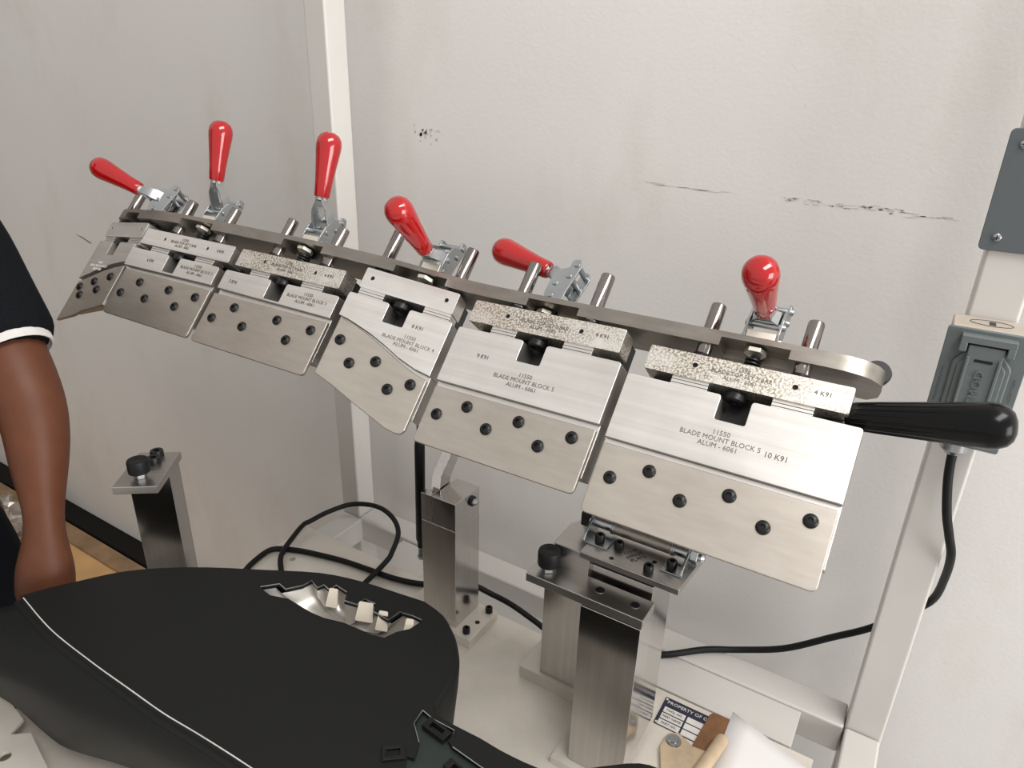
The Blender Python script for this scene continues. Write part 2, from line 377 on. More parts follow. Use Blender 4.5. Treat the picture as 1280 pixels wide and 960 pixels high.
bm = B(); cyl(bm, (0.014, -0.050, 0.3395), (0.088, -0.050, 0.3395), 0.0088, 24); obj('hinge_sleeve', bm, 'bar_steel', s)
for x in (0.011, 0.0135, 0.0895, 0.092):
    bm = B(); cyl(bm, (x-0.0008, -0.050, 0.3395), (x+0.0008, -0.050, 0.3395), 0.0098, 24); obj('washer', bm, 'zinc', s)
bm = B(); lathe(bm, [(0.0105, 0), (0.0105, 0.008)], (0.1125, -0.050, 0.3395), (1,0,0), 6); obj('hex_nut', bm, 'zinc', s, 0.0006)
bm = B(); lathe(bm, [(0.0065, 0), (0.0065, 0.004), (0.004, 0.007), (0, 0.007)], (0.1206, -0.050, 0.3395), (1,0,0), 16); obj('axle_end', bm, 'zinc', s)
bx('axle_block', 'black_oxide', s, -0.031, -0.0195, -0.058, -0.042, 0.331, 0.350)

# left bumper stand, turned 37 degrees
s = thing('bumper_stand', 'slim grey aluminium post with black rubber bumper left of the blade fixture', 'stand', Matrix.Translation((-0.955, 0.50, 0.653)) @ Matrix.Rotation(math.radians(37.5), 4, 'Z'))
bx('base_plate', 'plate_white', s, -0.045, 0.045, -0.03, 0.07, 0, 0.012)
bx('column', 'post_alu', s, -0.030, 0.032, 0.006, 0.050, 0.012, 0.274)
bx('top_plate', 'plate_alu', s, -0.031, 0.033, -0.044, 0.062, 0.2745, 0.287, 0.001)
bumper(s, 0.0, -0.016, 0.287, 0.0155)
for x, y in ((0.004, 0.028), (0.001, 0.050)):
    bm = B(); lathe(bm, [(0, 0.003), (0.004, 0.003), (0.0045, 0.010), (0.0092, 0.010), (0.0100, 0.008), (0.0100, 0)], (x, y, 0.287), (0,0,1), 18); obj('cap_screw', bm, 'black_oxide', s)

# ------------------------------------------------------------------ curved bar and its carriage
FRONT = [(-1.240,-0.012),(-1.236,0.006),(-1.222,0.016),(-1.19,0.025),(-1.13,0.0335),(-1.09,0.039),(-1.02,0.042),(-0.94,0.041),(-0.83,0.038),(-0.73,0.034),(-0.675,0.0305),(-0.61,0.023),(-0.55,0.011),(-0.50,0.002),(-0.46,-0.001),(-0.40,-0.002),(-0.2,-0.002),(-0.0735,-0.002),(-0.045,-0.004),(-0.028,-0.011),(-0.019,-0.024),(-0.018,-0.04)]
def fw(u):
    for (a, b), (c, d) in zip(FRONT, FRONT[1:]):
        if a <= u <= c: return b+(d-b)*(u-a)/(c-a)
    return FRONT[0][1] if u < FRONT[0][0] else FRONT[-1][1]
NOTCH = [(-1.195,-1.150), (-1.024,-0.948), (-0.797,-0.722), (-0.600,-0.525), (-0.408,-0.340), (-0.174,-0.104)]
sm = [(p.x, p.y) for p in smooth_path([(a, b, 0) for a, b in FRONT], 4)]
back = [(u, fw(max(min(u, -0.06), -1.17))-0.066) for u in [-0.03,-0.045]+[-0.1-0.05*k for k in range(22)]+[-1.2,-1.225]]
full = sm+[(-0.020,-0.056)]+back
notched = []
for i, p in enumerate(sm):
    for a, b in NOTCH:
        if a < p[0] < b: break
    else: notched.append(p)
    if i+1 < len(sm):
        for a, b in NOTCH:
            if p[0] <= a < sm[i+1][0]: notched += [(a, fw(a)), (a+0.002, fw(a)-0.030), (b-0.002, fw(b)-0.030), (b, fw(b))]
notched += [(-0.020,-0.056)]+back
car = thing('blade_carriage', 'long curved grey steel bar with support arms carrying all six blade blocks', 'fixture', ASM)
bm = B(); prism(bm, full, 0, 0.0065); prism(bm, notched, -0.0098, 0.0002)
SW = Matrix(((1,0,0,0),(0,0,1,0.2195),(0,1,0,0),(0,0,0,1)))     # (u, w, t) -> (u, y, w)
bmesh.ops.transform(bm, matrix=SW, verts=bm.verts)
obj('curved_bar', bm, 'bar_steel', car)
# flat spreader along the back, arms to the hinge and to the pivot stand
bm = B(); box(bm, -0.66, -0.05, 0.138, 0.150, -0.115, -0.090); obj('spreader_bar', bm, 'box_beige', car, 0.0008)
def arm_yz(name, x0, x1, line, hw, mat):
    pts = []
    for i, p in enumerate(line):
        a = Vector(line[max(i-1, 0)]); b = Vector(line[min(i+1, len(line)-1)]); t = (b-a).normalized(); pts.append((Vector(p), Vector((-t.y, t.x))))
    poly = [tuple(p+n*hw) for p, n in pts]+[tuple(p-n*hw) for p, n in reversed(pts)]
    bm = B(); prism(bm, poly, x0, x1)
    bmesh.ops.transform(bm, matrix=ASM.inverted() @ Matrix(((0,0,1,0),(1,0,0,0),(0,1,0,0),(0,0,0,1))), verts=bm.verts)
    return obj(name, bm, mat, car, 0.0008)
arm_yz('pivot_arm', -0.601, -0.5835, [(0.762,0.885), (0.768,0.925), (0.800,0.962), (0.812,1.05), (0.795,1.14), (0.770,1.195)], 0.014, 'post_alu')
arm_yz('hinge_arm', -0.262, -0.250, [(0.690,1.022), (0.745,1.06), (0.775,1.12), (0.765,1.196)], 0.014, 'post_alu')
arm_yz('hinge_arm', -0.205, -0.193, [(0.690,1.022), (0.745,1.06), (0.775,1.12), (0.765,1.196)], 0.014, 'post_alu')
bm = B(); lathe(bm, [(0.006, 0), (0.006, 0.010), (0.012, 0.011), (0.013, 0.013), (0.013, 0.019), (0.012, 0.021), (0, 0.0215)], (-0.030, 0.229, -0.060), (0.25,0.1,0.96), 28); obj('stop_disc', bm, 'rubber', car)

# black lever handle
h = thing('lever_handle', 'long tapered black plastic handle pointing right from the end of the bar', 'handle', frame(asm(-0.040, 0.172, -0.020), AU*0.985+AY*0.10+AW*0.11, AY, AW))
d = Vector((1, 0.085, 0.14))
bm = B(); lathe(bm, [(0.0, 0.0), (0.0115, 0.0), (0.0128, 0.004), (0.0145, 0.03), (0.0172, 0.07), (0.0196, 0.100), (0.0205, 0.112)], (0,0,0), d, 32); 
obj('grip', bm, 'black_phenolic', h)
bm = B(); dd = d.normalized(); p = dd*0.112
lathe(bm, [(0.0205, 0.0), (0.0206, 0.002), (0.0200, 0.008), (0.0172, 0.015), (0.0125, 0.0195), (0.006, 0.0217), (0, 0.022)], p, dd, 32); obj('domed_end', bm, 'black_phenolic', h)
fx, fy, _ = frame_of(dd)
bm = B()
for k in range(18):
    a = 2*PI*k/18; nrm = fx*math.cos(a)+fy*math.sin(a)
    sweep(bm, [nrm*0.0124+dd*0.006, nrm*0.0143+dd*0.03, nrm*0.0168+dd*0.07, nrm*0.0190+dd*0.104], 0.0010, 6)
tag(obj('grip_rib', bm, 'black_phenolic', h), kind='stuff')
bm = B(); cyl(bm, (-0.035, -0.001, -0.004), (0.004, 0, 0), 0.006, 16); obj('handle_stud', bm, 'bar_steel', h)

# ------------------------------------------------------------------ blade blocks
def blade_block(o_uvw, yaw, L, holes, mount, notch, tabs, screws, blade, bl_r, depth, label, top_mat, marks, size=1.0):
    a = math.radians(yaw); ax = AU*math.cos(a)+AW*math.sin(a); az = AW*math.cos(a)-AU*math.sin(a)
    t = thing('blade_block', label, 'blade block', frame(asm(*o_uvw), ax, AY, az), 'blade blocks hung along the curved bar')
    # upper clamp bar with two set-screw holes
    bm = B(); holed(bm, rounded([(0,0.1665), (L,0.1665), (L,0.194), (0,0.194)], 0.002, 3), [circ(x, 0.1815, 0.0028) for x in holes], -depth, 0); obj('clamp_bar', bm, top_mat, t, 0.0006)
    for x in holes:
        bm = B(); cyl(bm, (x, 0.1815, -0.012), (x, 0.1815, -0.003), 0.0027, 12); obj('set_screw', bm, 'black_oxide', t)
        bm = B(); lathe(bm, [(0.0078, 0), (0.0082, 0.001), (0.0082, 0.064), (0.0076, 0.0655), (0.0035, 0.066), (0.003, 0.064), (0, 0.064)], (x, 0.1935, -depth/2), (0,1,0), 24); obj('guide_pin', bm, 'pin_steel', t)
        bm = B(); cyl(bm, (x, 0.1945, -depth/2), (x, 0.199, -depth/2), 0.0098, 20); obj('rubber_ring', bm, 'rubber', t)
    for x0, x1 in tabs:
        bm = B()
        for y0, y1 in ((0.156, 0.1592), (0.1597, 0.1628), (0.1633, 0.1668)): box(bm, x0, x1, y0, y1, -depth+0.003, -0.003)
        obj('flexure_tab', bm, 'block_alu', t, 0.0003)
    xa, xb, lip = mount             # lip: list of (x, y) along the lower edge of the raised face
    n0, n1, nb = notch
    poly = [(xa, 0.157), (n0, 0.157), (n0, nb), (n1, nb), (n1, 0.157), (xb, 0.157)]+[tuple(p) for p in reversed(lip)]
    rr = [0.004, 0.004, 0.0025, 0.0025, 0.004, 0.004]+[0.0]*len(lip)
    bm = B(); prism(bm, rounded(poly, rr, 4), -0.030, 0.0)
    low = [(xb, lip[-1][1])]+[(x, max(y, 0)) for x, y in []]
    lower = [tuple(p) for p in lip]+[(xb, bl_r[1]), (xa, bl_r[0])]
    prism(bm, lower, -0.030, -0.0065)
    mb = obj('mount_block', bm, 'block_alu', t, 0.0007)
    bm = B(); xc = (n0+n1)/2-0.004; lathe(bm, [(0.0045, 0), (0.0045, 0.003), (0.0105, 0.003), (0.011, 0.004), (0.011, 0.010), (0.009, 0.0115), (0.005, 0.0115), (0.0045, 0.007), (0, 0.007)], (xc, 0.1668, -0.013), (0,-1,0), 20); obj('stop_screw', bm, 'black_oxide', t)
    bm = B(); prism(bm, blade, -0.0060, -0.0008); bl = obj('blade', bm, 'blade_steel', t, 0.0014)
    for x, y in screws:
        bm = B(); lathe(bm, [(0, 0.0016), (0.0026, 0.0016), (0.0027, 0.0040), (0.0045, 0.0038), (0.0062, 0.0026), (0.0069, 0.0012), (0.0070, -0.0012)], (x, y, -0.0008), (0,0,1), 20); obj('button_screw', bm, 'black_oxide', t)
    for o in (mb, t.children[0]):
        o.data.materials.append(M['darker_side'])
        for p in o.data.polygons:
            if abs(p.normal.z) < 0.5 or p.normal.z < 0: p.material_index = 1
    bm = B(); box(bm, 0.004, L-0.004, 0.136, 0.192, -depth-0.026, -depth-0.001); obj('back_holder', bm, 'black_oxide', t, 0.0008)
    for body, sz, x, y, mt in marks: text(body, sz, (x, y, 0.0001), mt, t, line=0.95 if '\n' in body else 1)
    if size != 1.0:                 # this block is cut a few per cent larger
        for ch in t.children:
            ch.data.transform(Matrix.Scale(size, 4)); ch.location = ch.location*size
    return t
def plain_blade(xa, xb, yt, yb, r=0.007): return rounded([(xa, yb), (xb, yb), (xb, yt), (xa, yt)], [r, r, 0.0015, 0.0015], 5)
BAR = '11550\nBLADE TOP SET 2 BAR\nALUM - 6061'
MNT = '11550\nBLADE MOUNT BLOCK %d\nALUM - 6061'
def upm(k='4 K91', x=0.178): return [(BAR, 0.0062, 0.100, 0.1805, 'ink'), (k, 0.0068, x, 0.181, 'ink_dark')]
blade_block((-0.2418, 0.0, 0.0), 0, 0.2038, (0.052, 0.152), (-0.0145, 0.2195, [(-0.0145,0.0825), (0.2195,0.0825)]), (0.0875, 0.1180, 0.1305), ((0.032,0.071), (0.135,0.174)),
    ((0.006,0.042), (0.043,0.060), (0.081,0.041), (0.124,0.060), (0.161,0.041), (0.198,0.060)), plain_blade(-0.013, 0.218, 0.0765, 0.0), (0.022, 0.022), 0.028,
    'rightmost blade block, engraved 10 K91, nearest the black handle', 'etched', upm()+[(MNT % 5, 0.0072, 0.099, 0.1105, 'ink'), ('10 K91', 0.0078, 0.154, 0.1085, 'ink_dark')])
blade_block((-0.4753, 0.0022, -0.0001), 1.41, 0.1965, (0.050, 0.146), (-0.0085, 0.2035, [(-0.0085,0.0865), (0.2035,0.0865)]), (0.083, 0.113, 0.1315), ((0.034,0.068), (0.130,0.166)),
    ((0.011,0.047), (0.046,0.065), (0.080,0.047), (0.115,0.065), (0.147,0.046), (0.180,0.065)), plain_blade(-0.0065, 0.2025, 0.0795, 0.0095), (0.028, 0.028), 0.028,
    'second blade block from the right, engraved 9 K91, above the pivot stand', 'etched', upm(x=0.172)+[(MNT % 5, 0.0070, 0.102, 0.1095, 'ink'), ('9 K91', 0.0068, 0.040, 0.1265, 'ink_dark')], 1.034)
b8l = [(-0.009,0.124), (0.003,0.1225), (0.015,0.120), (0.042,0.113), (0.066,0.105), (0.090,0.0955), (0.116,0.0885), (0.1375,0.086)]
b8b = [(-0.0055,0.1215), (0.003,0.120), (0.017,0.118), (0.040,0.111), (0.068,0.101), (0.092,0.0915), (0.117,0.0835), (0.136,0.0805)]
b8c = [(0.1355,0.016), (0.1315,0.0105), (0.125,0.0095), (0.111,0.011), (0.086,0.018), (0.053,0.028), (0.022,0.038), (-0.0055,0.045)]
blade_block((-0.6363, 0.0029, 0.0279), -11.61, 0.1318, (0.013, 0.118), (-0.009, 0.1375, b8l), (0.050, 0.0785, 0.1320), ((0.001,0.037), (0.094,0.130)),
    ((0.008,0.094), (0.033,0.070), (0.065,0.082), (0.094,0.055), (0.119,0.069)), b8c+b8b, (0.066, 0.030), 0.028,
    'middle blade block with an S-curved blade edge, engraved 8 K91', 'block_alu', [('8 K91', 0.0066, 0.098, 0.1375, 'ink_dark'), (MNT % 4, 0.0064, 0.094, 0.1165, 'ink')], 1.045)
blade_block((-0.8721, 0.0, 0.0314), -0.85, 0.2045, (0.054, 0.154), (-0.0115, 0.2130, [(-0.0115,0.1265), (0.2130,0.1245)]), (0.084, 0.115, 0.1285), ((0.034,0.072), (0.137,0.177)),
    ((0.008,0.081), (0.041,0.104), (0.072,0.081), (0.128,0.103), (0.159,0.080), (0.192,0.102)), plain_blade(-0.0125, 0.2130, 0.1185, 0.041), (0.062, 0.062), 0.026,
    'blade block engraved 7 K91, under the upright red handle by the post', 'etched', upm(x=0.180)+[('7 K91', 0.0072, 0.014, 0.1405, 'ink_dark'), (MNT % 3, 0.0066, 0.161, 0.1420, 'ink')])
blade_block((-1.0980, 0.0, 0.0359), -0.70, 0.2120, (0.053, 0.156), (-0.0105, 0.2010, [(-0.0105,0.1250), (0.2010,0.1270)]), (0.083, 0.1105, 0.1295), ((0.029,0.072), (0.138,0.179)),
    ((0.018,0.079), (0.049,0.103), (0.079,0.080), (0.121,0.103), (0.151,0.081), (0.183,0.103)), plain_blade(-0.002, 0.2055, 0.1195, 0.0415), (0.062, 0.062), 0.026,
    'blade block engraved 6 K91, second from the left', 'block_alu', upm(x=0.186)+[('6 K91', 0.0070, 0.047, 0.1410, 'ink_dark'), (MNT % 2, 0.0066, 0.157, 0.1435, 'ink')])
b5l = [(-0.007,0.084), (0.012,0.091), (0.028,0.096), (0.058,0.108), (0.096,0.117), (0.120,0.1215), (0.138,0.1235)]
b5b = [(-0.004,0.080), (0.005,0.081), (0.039,0.092), (0.069,0.1025), (0.107,0.112), (0.140,0.1165)]
b5c = [(0.1400,0.048), (0.135,0.0455), (0.110,0.039), (0.077,0.031), (0.052,0.020), (0.02,0.012), (-0.004,0.006)]
blade_block((-1.2631, 0.0029, 0.0), 11.33, 0.1465, (0.014, 0.130), (-0.007, 0.138, b5l), (0.049, 0.078, 0.1320), ((0.002,0.039), (0.097,0.144)),
    ((0.017,0.070), (0.063,0.083), (0.114,0.095), (0.088,0.070), (0.034,0.056)), b5c+b5b, (0.030, 0.060), 0.028,
    'leftmost blade block turned away, with a sharp pointed blade corner', 'block_alu', [('11550\nBLADE MOUNT BLOCK 1\nALUM - 6061', 0.0062, 0.046, 0.1105, 'lining_white')], 1.045)

# ------------------------------------------------------------------ toggle clamps
GRIP = [(0, 0), (0.0100, 0.0), (0.0110, 0.0015), (0.0122, 0.02), (0.0148, 0.045), (0.0173, 0.066), (0.0178, 0.073), (0.0167, 0.081), (0.0130, 0.087), (0.0070, 0.0905), (0, 0.091)]
def clamp(u, w, swing, gs, ge, label, pad='cream_zinc'):
    """swing: turns the lever plane about the bar's normal; gs/ge: grip start and end in (u, y, w)"""
    a = math.radians(swing); az = AW*math.cos(a)-AU*math.sin(a); ax = AU*math.cos(a)+AW*math.sin(a)
    fm = frame(asm(u, 0.226, w), ax, AY, az)
    t = thing('toggle_clamp', label, 'toggle clamp', fm, 'red handled toggle clamps along the bar')
    inv = fm.inverted(); p0 = inv @ asm(*gs); p1 = inv @ asm(*ge); d = (p1-p0).normalized()
    L = 0.089
    bx('base_block', pad, t, -0.0152, 0.0152, 0.0003, 0.013, -0.012, 0.012, 0.001)
    prof = rounded([(-0.013,0.0003), (0.012,0.0003), (0.013,0.012), (0.011,0.030), (0.005,0.043), (-0.007,0.047), (-0.008,0.058), (-0.018,0.060), (-0.022,0.050), (-0.019,0.036), (-0.014,0.016)], 0.004, 4)
    RZ = lambda x: Matrix(((0,0,1,x),(0,1,0,0),(1,0,0,0),(0,0,0,1)))
    for x in (-0.0182, 0.0155):
        bm = B(); prism(bm, prof, 0, 0.0027); bmesh.ops.transform(bm, matrix=RZ(x), verts=bm.verts); obj('side_plate', bm, 'zinc', t, 0.0005)
    for y, z in ((0.007, 0.004), (0.024, 0.004), (0.036, -0.010)):
        bm = B(); lathe(bm, [(0.0032, 0), (0.0038, 0.0015), (0.0038, 0.0395), (0.0032, 0.041)], (-0.0205, y, z), (1,0,0), 14); obj('rivet', bm, 'zinc', t)
    bm = B(); lathe(bm, [(0.0032, 0), (0.0038, 0.0015), (0.0038, 0.0395), (0.0032, 0.041)], (-0.0205, 0.052, -0.015), (1,0,0), 16); obj('pivot_lug', bm, 'zinc', t)
    # lever yoke: two cheeks closing to a neck
    piv = Vector((0, 0.030, -0.006)); neck = p0-d*0.004; run = neck-piv
    up = Vector((1,0,0)).cross(d).normalized()
    bm = B()
    for sx in (-1, 1):
        st = [piv+Vector((sx*0.0135,0,0)), piv+run*0.35+Vector((sx*0.0145,0,0)), piv+run*0.66+Vector((sx*0.0130,0,0)), piv+run*0.90+Vector((sx*0.0062,0,0)), neck+d*0.010+Vector((sx*0.0040,0,0))]
        hw = [0.0085, 0.0085, 0.0078, 0.0065, 0.006]
        rings = []
        for p, hh in zip(st, hw):
            q = [p+up*hh+Vector((sx*0.0011,0,0)), p-up*hh+Vector((sx*0.0011,0,0)), p-up*hh-Vector((sx*0.0011,0,0)), p+up*hh-Vector((sx*0.0011,0,0))]
            rings.append([bm.verts.new(x) for x in q])
        for r0, r1 in zip(rings, rings[1:]):
            for k in range(4): bm.faces.new((r0[k], r0[(k+1) % 4], r1[(k+1) % 4], r1[k]))
        bm.faces.new(rings[0]); bm.faces.new(rings[-1][::-1])
    obj('lever', bm, 'zinc', t, 0.0004)
    bm = B(); q = piv+run*0.88; box(bm, -0.0070, 0.0070, -0.0050, 0.0050, -0.004, 0.004)
    bmesh.ops.transform(bm, matrix=frame(q, (1,0,0), up, (1,0,0) and Vector((1,0,0)).cross(up)), verts=bm.verts); obj('lever_bridge', bm, 'zinc', t, 0.0004)
    bm = B(); lathe(bm, [(0.0068, -0.004), (0.0068, 0.001)], p0, d, 16); obj('collar', bm, 'lining_white', t)
    bm = B(); lathe(bm, [(r, hh*L/0.09) for r, hh in GRIP], p0, d, 28); obj('grip', bm, 'red_vinyl', t)
    bm = B(); cyl(bm, (0, 0.0003, 0.0), (0, -0.030, 0.0), 0.0048, 14); obj('plunger', bm, 'black_oxide', t)
    bm = B(); lathe(bm, [(0.0118, 0), (0.0118, 0.005)], (0, -0.0138, 0.010), (0,1,0), 6); obj('hex_nut', bm, 'cream_zinc', t, 0.0006)
    bm = B()
    for k in range(3): cyl(bm, (0, -0.0185-k*0.004, 0.006), (0, -0.0207-k*0.004, 0.006), 0.0085, 18)
    obj('spring', bm, 'black_oxide', t, 0.0005)
    return t
clamp(-0.139, -0.026, 0, (-0.140, 0.2577, -0.004), (-0.140, 0.2606, 0.082), 'rightmost clamp, its red handle aimed straight at the viewer')
clamp(-0.384, -0.030, 90, (-0.413, 0.2729, -0.030), (-0.5024, 0.2926, -0.030), 'clamp whose red handle lies flat to the left, above block 9')
clamp(-0.561, -0.008, 0, (-0.561, 0.2452, 0.026), (-0.561, 0.2560, 0.108), 'clamp with its red handle tipped toward the viewer, above the S-curved block')
clamp(-0.766, 0.010, 0, (-0.766, 0.2929, 0.036), (-0.766, 0.3600, 0.066), 'clamp with upright red handle in front of the white post')
clamp(-0.987, 0.014, 0, (-0.986, 0.2908, 0.045), (-0.986, 0.3570, 0.077), 'clamp with upright red handle, second from the left')
clamp(-1.130, 0.012, 64, (-1.155, 0.2540, 0.047), (-1.230, 0.2640, 0.089), 'leftmost clamp, its red handle slanting down to the left')

# ------------------------------------------------------------------ gas spring
g = thing('gas_spring', 'black gas spring hanging upright left of the pivot stand', 'gas spring', Matrix.Translation((-0.642, 0.772, 0.745)))
bm = B(); lathe(bm, [(0.0, 0.020), (0.006, 0.020), (0.0062, 0.030), (0.0082, 0.036), (0.0086, 0.215), (0.0076, 0.222), (0, 0.222)], (0,0,0), (0.0,0.02,1), 22); obj('cylinder', bm, 'gas_black', g)
bm = B(); cyl(bm, (0,0.004,0.22), (0.002,0.012,0.335), 0.0055, 16); obj('piston_rod', bm, 'gas_black', g)
bm = B(); lathe(bm, [(0.0, -0.007), (0.0045, -0.0055), (0.0065, 0), (0.0055, 0.004), (0.0045, 0.008), (0.0045, 0.021), (0, 0.021)], (0,0,0), (0,0,1), 18); obj('ball_joint', bm, 'zinc', g)
bm = B(); cyl(bm, (0,0,0), (0.0385,0,0), 0.0036, 12); obj('ball_stud', bm, 'zinc', g)
bm = B(); cyl(bm, (-0.004,0.012,0.337), (0.040,0.020,0.337), 0.0036, 12); obj('ball_stud', bm, 'zinc', g)

# ------------------------------------------------------------------ trim panel
OUT = [(-0.957,0.302),(-0.943,0.331),(-0.923,0.363),(-0.895,0.405),(-0.856,0.442),(-0.801,0.481),(-0.730,0.522),(-0.658,0.562),(-0.597,0.581),(-0.532,0.592),(-0.494,0.598),(-0.459,0.591),(-0.434,0.576),(-0.416,0.562),(-0.398,0.542),(-0.386,0.521),(-0.382,0.499),(-0.378,0.477),(-0.376,0.465),(-0.366,0.458),(-0.348,0.457),(-0.306,0.459),(-0.265,0.459),(-0.219,0.467),(-0.182,0.498),(-0.147,0.526),(-0.118,0.531),(-0.083,0.518),(-0.052,0.490),(-0.042,0.400),(-0.060,0.300)]
SEAM = [(-0.949,0.298),(-0.857,0.287),(-0.762,0.285),(-0.680,0.286),(-0.621,0.287),(-0.564,0.291),(-0.509,0.294),(-0.449,0.296),(-0.362,0.298)]
MID = [(-1.023,0.229),(-0.917,0.231),(-0.824,0.243),(-0.747,0.249),(-0.692,0.256),(-0.636,0.265),(-0.559,0.276),(-0.468,0.286),(-0.355,0.297)]
BOT = [(-1.228,0.202),(-1.069,0.232),(-0.944,0.249),(-0.845,0.250),(-0.798,0.255),(-0.722,0.278),(-0.633,0.300),(-0.516,0.323),(-0.385,0.343)]
HOLE = [(-0.702,0.493),(-0.685,0.512),(-0.669,0.509),(-0.656,0.527),(-0.653,0.542),(-0.635,0.536),(-0.632,0.545),(-0.616,0.542),(-0.617,0.554),(-0.594,0.552),(-0.585,0.537),(-0.565,0.541),(-0.564,0.555),(-0.545,0.556),(-0.537,0.543),(-0.510,0.542),(-0.507,0.562),(-0.487,0.566),(-0.473,0.566),(-0.477,0.546),(-0.488,0.532),(-0.494,0.516),(-0.511,0.511),(-0.536,0.509),(-0.557,0.507),(-0.585,0.499),(-0.608,0.497),(-0.653,0.499),(-0.679,0.490)]
HOLE2 = [(-0.381,0.453),(-0.364,0.450),(-0.335,0.451),(-0.333,0.437),(-0.324,0.433),(-0.287,0.430),(-0.245,0.428),(-0.261,0.392),(-0.352,0.386),(-0.358,0.398),(-0.350,0.400),(-0.358,0.418),(-0.378,0.434)]
ZP = 0.840
pn = thing('trim_panel', 'black leather-grained vehicle trim panel with white stitched seam and open pocket', 'trim panel', Matrix.Translation((-0.6, 0.4, 0.70)))
PI_ = pn.matrix_world.inverted()
def sm2(pts, n=4): return [(p.x, p.y) for p in smooth_path([(a, b, 0) for a, b in pts], n)]
sout = sm2(OUT[:11], 3)[:-1]+sm2(OUT[10:22], 3)[:-1]+sm2(OUT[21:], 3)
sseam = sm2(SEAM, 4)
loop = sout+sseam[::-1]
def off(pts, dist):
    out = []
    n = len(pts)
    for i in range(n):
        a, b = Vector(pts[i-1]), Vector(pts[(i+1) % n]); t = (b-a).normalized(); out.append(tuple(Vector(pts[i])+Vector((-t.y, t.x))*dist))
    return out
bm = B(); holed(bm, loop, [HOLE[::-1], HOLE2[::-1]], ZP-0.004, ZP)
# skin rolls down round the outer edge
ring = [bm.verts.new((x, y, ZP-0.001)) for x, y in sout]
prev = ring
for dst, dz in ((0.0028, 0.004), (0.0036, 0.012), (0.002, 0.040), (-0.004, 0.100), (-0.030, 0.150)):
    cur = []
    for i, (x, y) in enumerate(sout):
        a = Vector(sout[max(i-1, 0)]); b = Vector(sout[min(i+1, len(sout)-1)]); t = (b-a).normalized()
        q = Vector((x, y))+Vector((-t.y, t.x))*dst; cur.append(bm.verts.new((q.x, q.y, ZP-dz)))
    for i in range(len(sout)-1): bm.faces.new((prev[i], prev[i+1], cur[i+1], cur[i]))
    prev = cur
bmesh.ops.transform(bm, matrix=PI_, verts=bm.verts)
obj('face_skin', bm, 'vinyl', pn, sharp=60)
bm = B(); rows = []
K = 14
S3, M3, B3 = [smooth_path([(a, b, z) for a, b in L_], 4) for L_, z in ((SEAM, ZP), (MID, 0.800), (BOT, 0.700))]
for s_, m_, b_ in zip(S3, M3, B3):
    c0 = s_; c1 = m_; c2 = b_
    row = []
    ss = s_+Vector((0, -0.006, -0.003))
    pts = [s_, ss+Vector((0,0,0.0015))]+smooth_path([ss, s_*0.45+m_*0.55+Vector((0,-0.004,0.006)), m_, m_*0.55+b_*0.45+Vector((0,-0.004,0.0)), b_], 4)[1:]
    rows.append([bm.verts.new(p) for p in pts])
for r0, r1 in zip(rows, rows[1:]):
    for k in range(len(r0)-1): bm.faces.new((r0[k], r0[k+1], r1[k+1], r1[k]))
bmesh.ops.transform(bm, matrix=PI_, verts=bm.verts)
fl = obj('lower_skin', bm, 'vinyl', pn, sharp=60); so = fl.modifiers.new('thickness', 'SOLIDIFY'); so.thickness = 0.003
bm = B(); sweep(bm, [PI_ @ (Vector((x, y, ZP))+Vector((0,-0.0045,-0.0012))) for x, y in sseam], 0.0028, 8); obj('piping', bm, 'vinyl', pn)
bm = B()
sp = smooth_path([(a, b+0.004, ZP+0.0006) for a, b in SEAM], 24); acc = 0
for a, b in zip(sp, sp[1:]):
    sweep(bm, [PI_ @ a, PI_ @ (a+(b-a)*0.70)], 0.0008, 5)
tag(obj('stitching', bm, 'white_stitch', pn), kind='stuff')
# open pocket: metal bowl, tabs and the folded skin edges
bm = B()
cxh = sum(p[0] for p in HOLE)/len(HOLE); cyh = sum(p[1] for p in HOLE)/len(HOLE)
prev = [bm.verts.new((x+(x-cxh)*0.05, y+(y-cyh)*0.2, ZP-0.0045)) for x, y in HOLE]
for k, z in ((0.92, ZP-0.018), (0.72, ZP-0.030), (0.35, ZP-0.034)):
    cur = [bm.verts.new((cxh+(x-cxh)*k, cyh+(y-cyh)*k, z)) for x, y in HOLE]
    for i in range(len(HOLE)): bm.faces.new((prev[i], prev[(i+1) % len(HOLE)], cur[(i+1) % len(HOLE)], cur[i]))
    prev = cur
bm.faces.new(prev); bmesh.ops.transform(bm, matrix=PI_, verts=bm.verts); obj('pocket_bowl', bm, 'bowl_grey', pn, sharp=50)
for i, (x, y, wd) in enumerate(((-0.610,0.548,0.012), (-0.553,0.552,0.020), (-0.522,0.552,0.012), (-0.483,0.560,0.010))):
    bm = B(); prism(bm, rounded([(-wd/2-0.003,-0.014), (wd/2+0.003,-0.014), (wd/2,0.012), (-wd/2,0.012)], 0.002, 3), 0, 0.0015)
    bmesh.ops.transform(bm, matrix=PI_ @ Matrix.Translation((x, y-0.008, ZP-0.006)) @ Matrix.Rotation(math.radians(20), 4, 'Z') @ Matrix.Rotation(math.radians(62), 4, 'X'), verts=bm.verts); obj('metal_tab', bm, 'tab_cream', pn)
for seg_ in (HOLE[0:4], HOLE[3:7], HOLE[6:10], HOLE[10:14], HOLE[14:19]):
    bm = B(); sweep(bm, [PI_ @ Vector((x, y, ZP+0.0015)) for x, y in seg_], 0.0011, 5); obj('cut_edge', bm, 'zinc', pn)
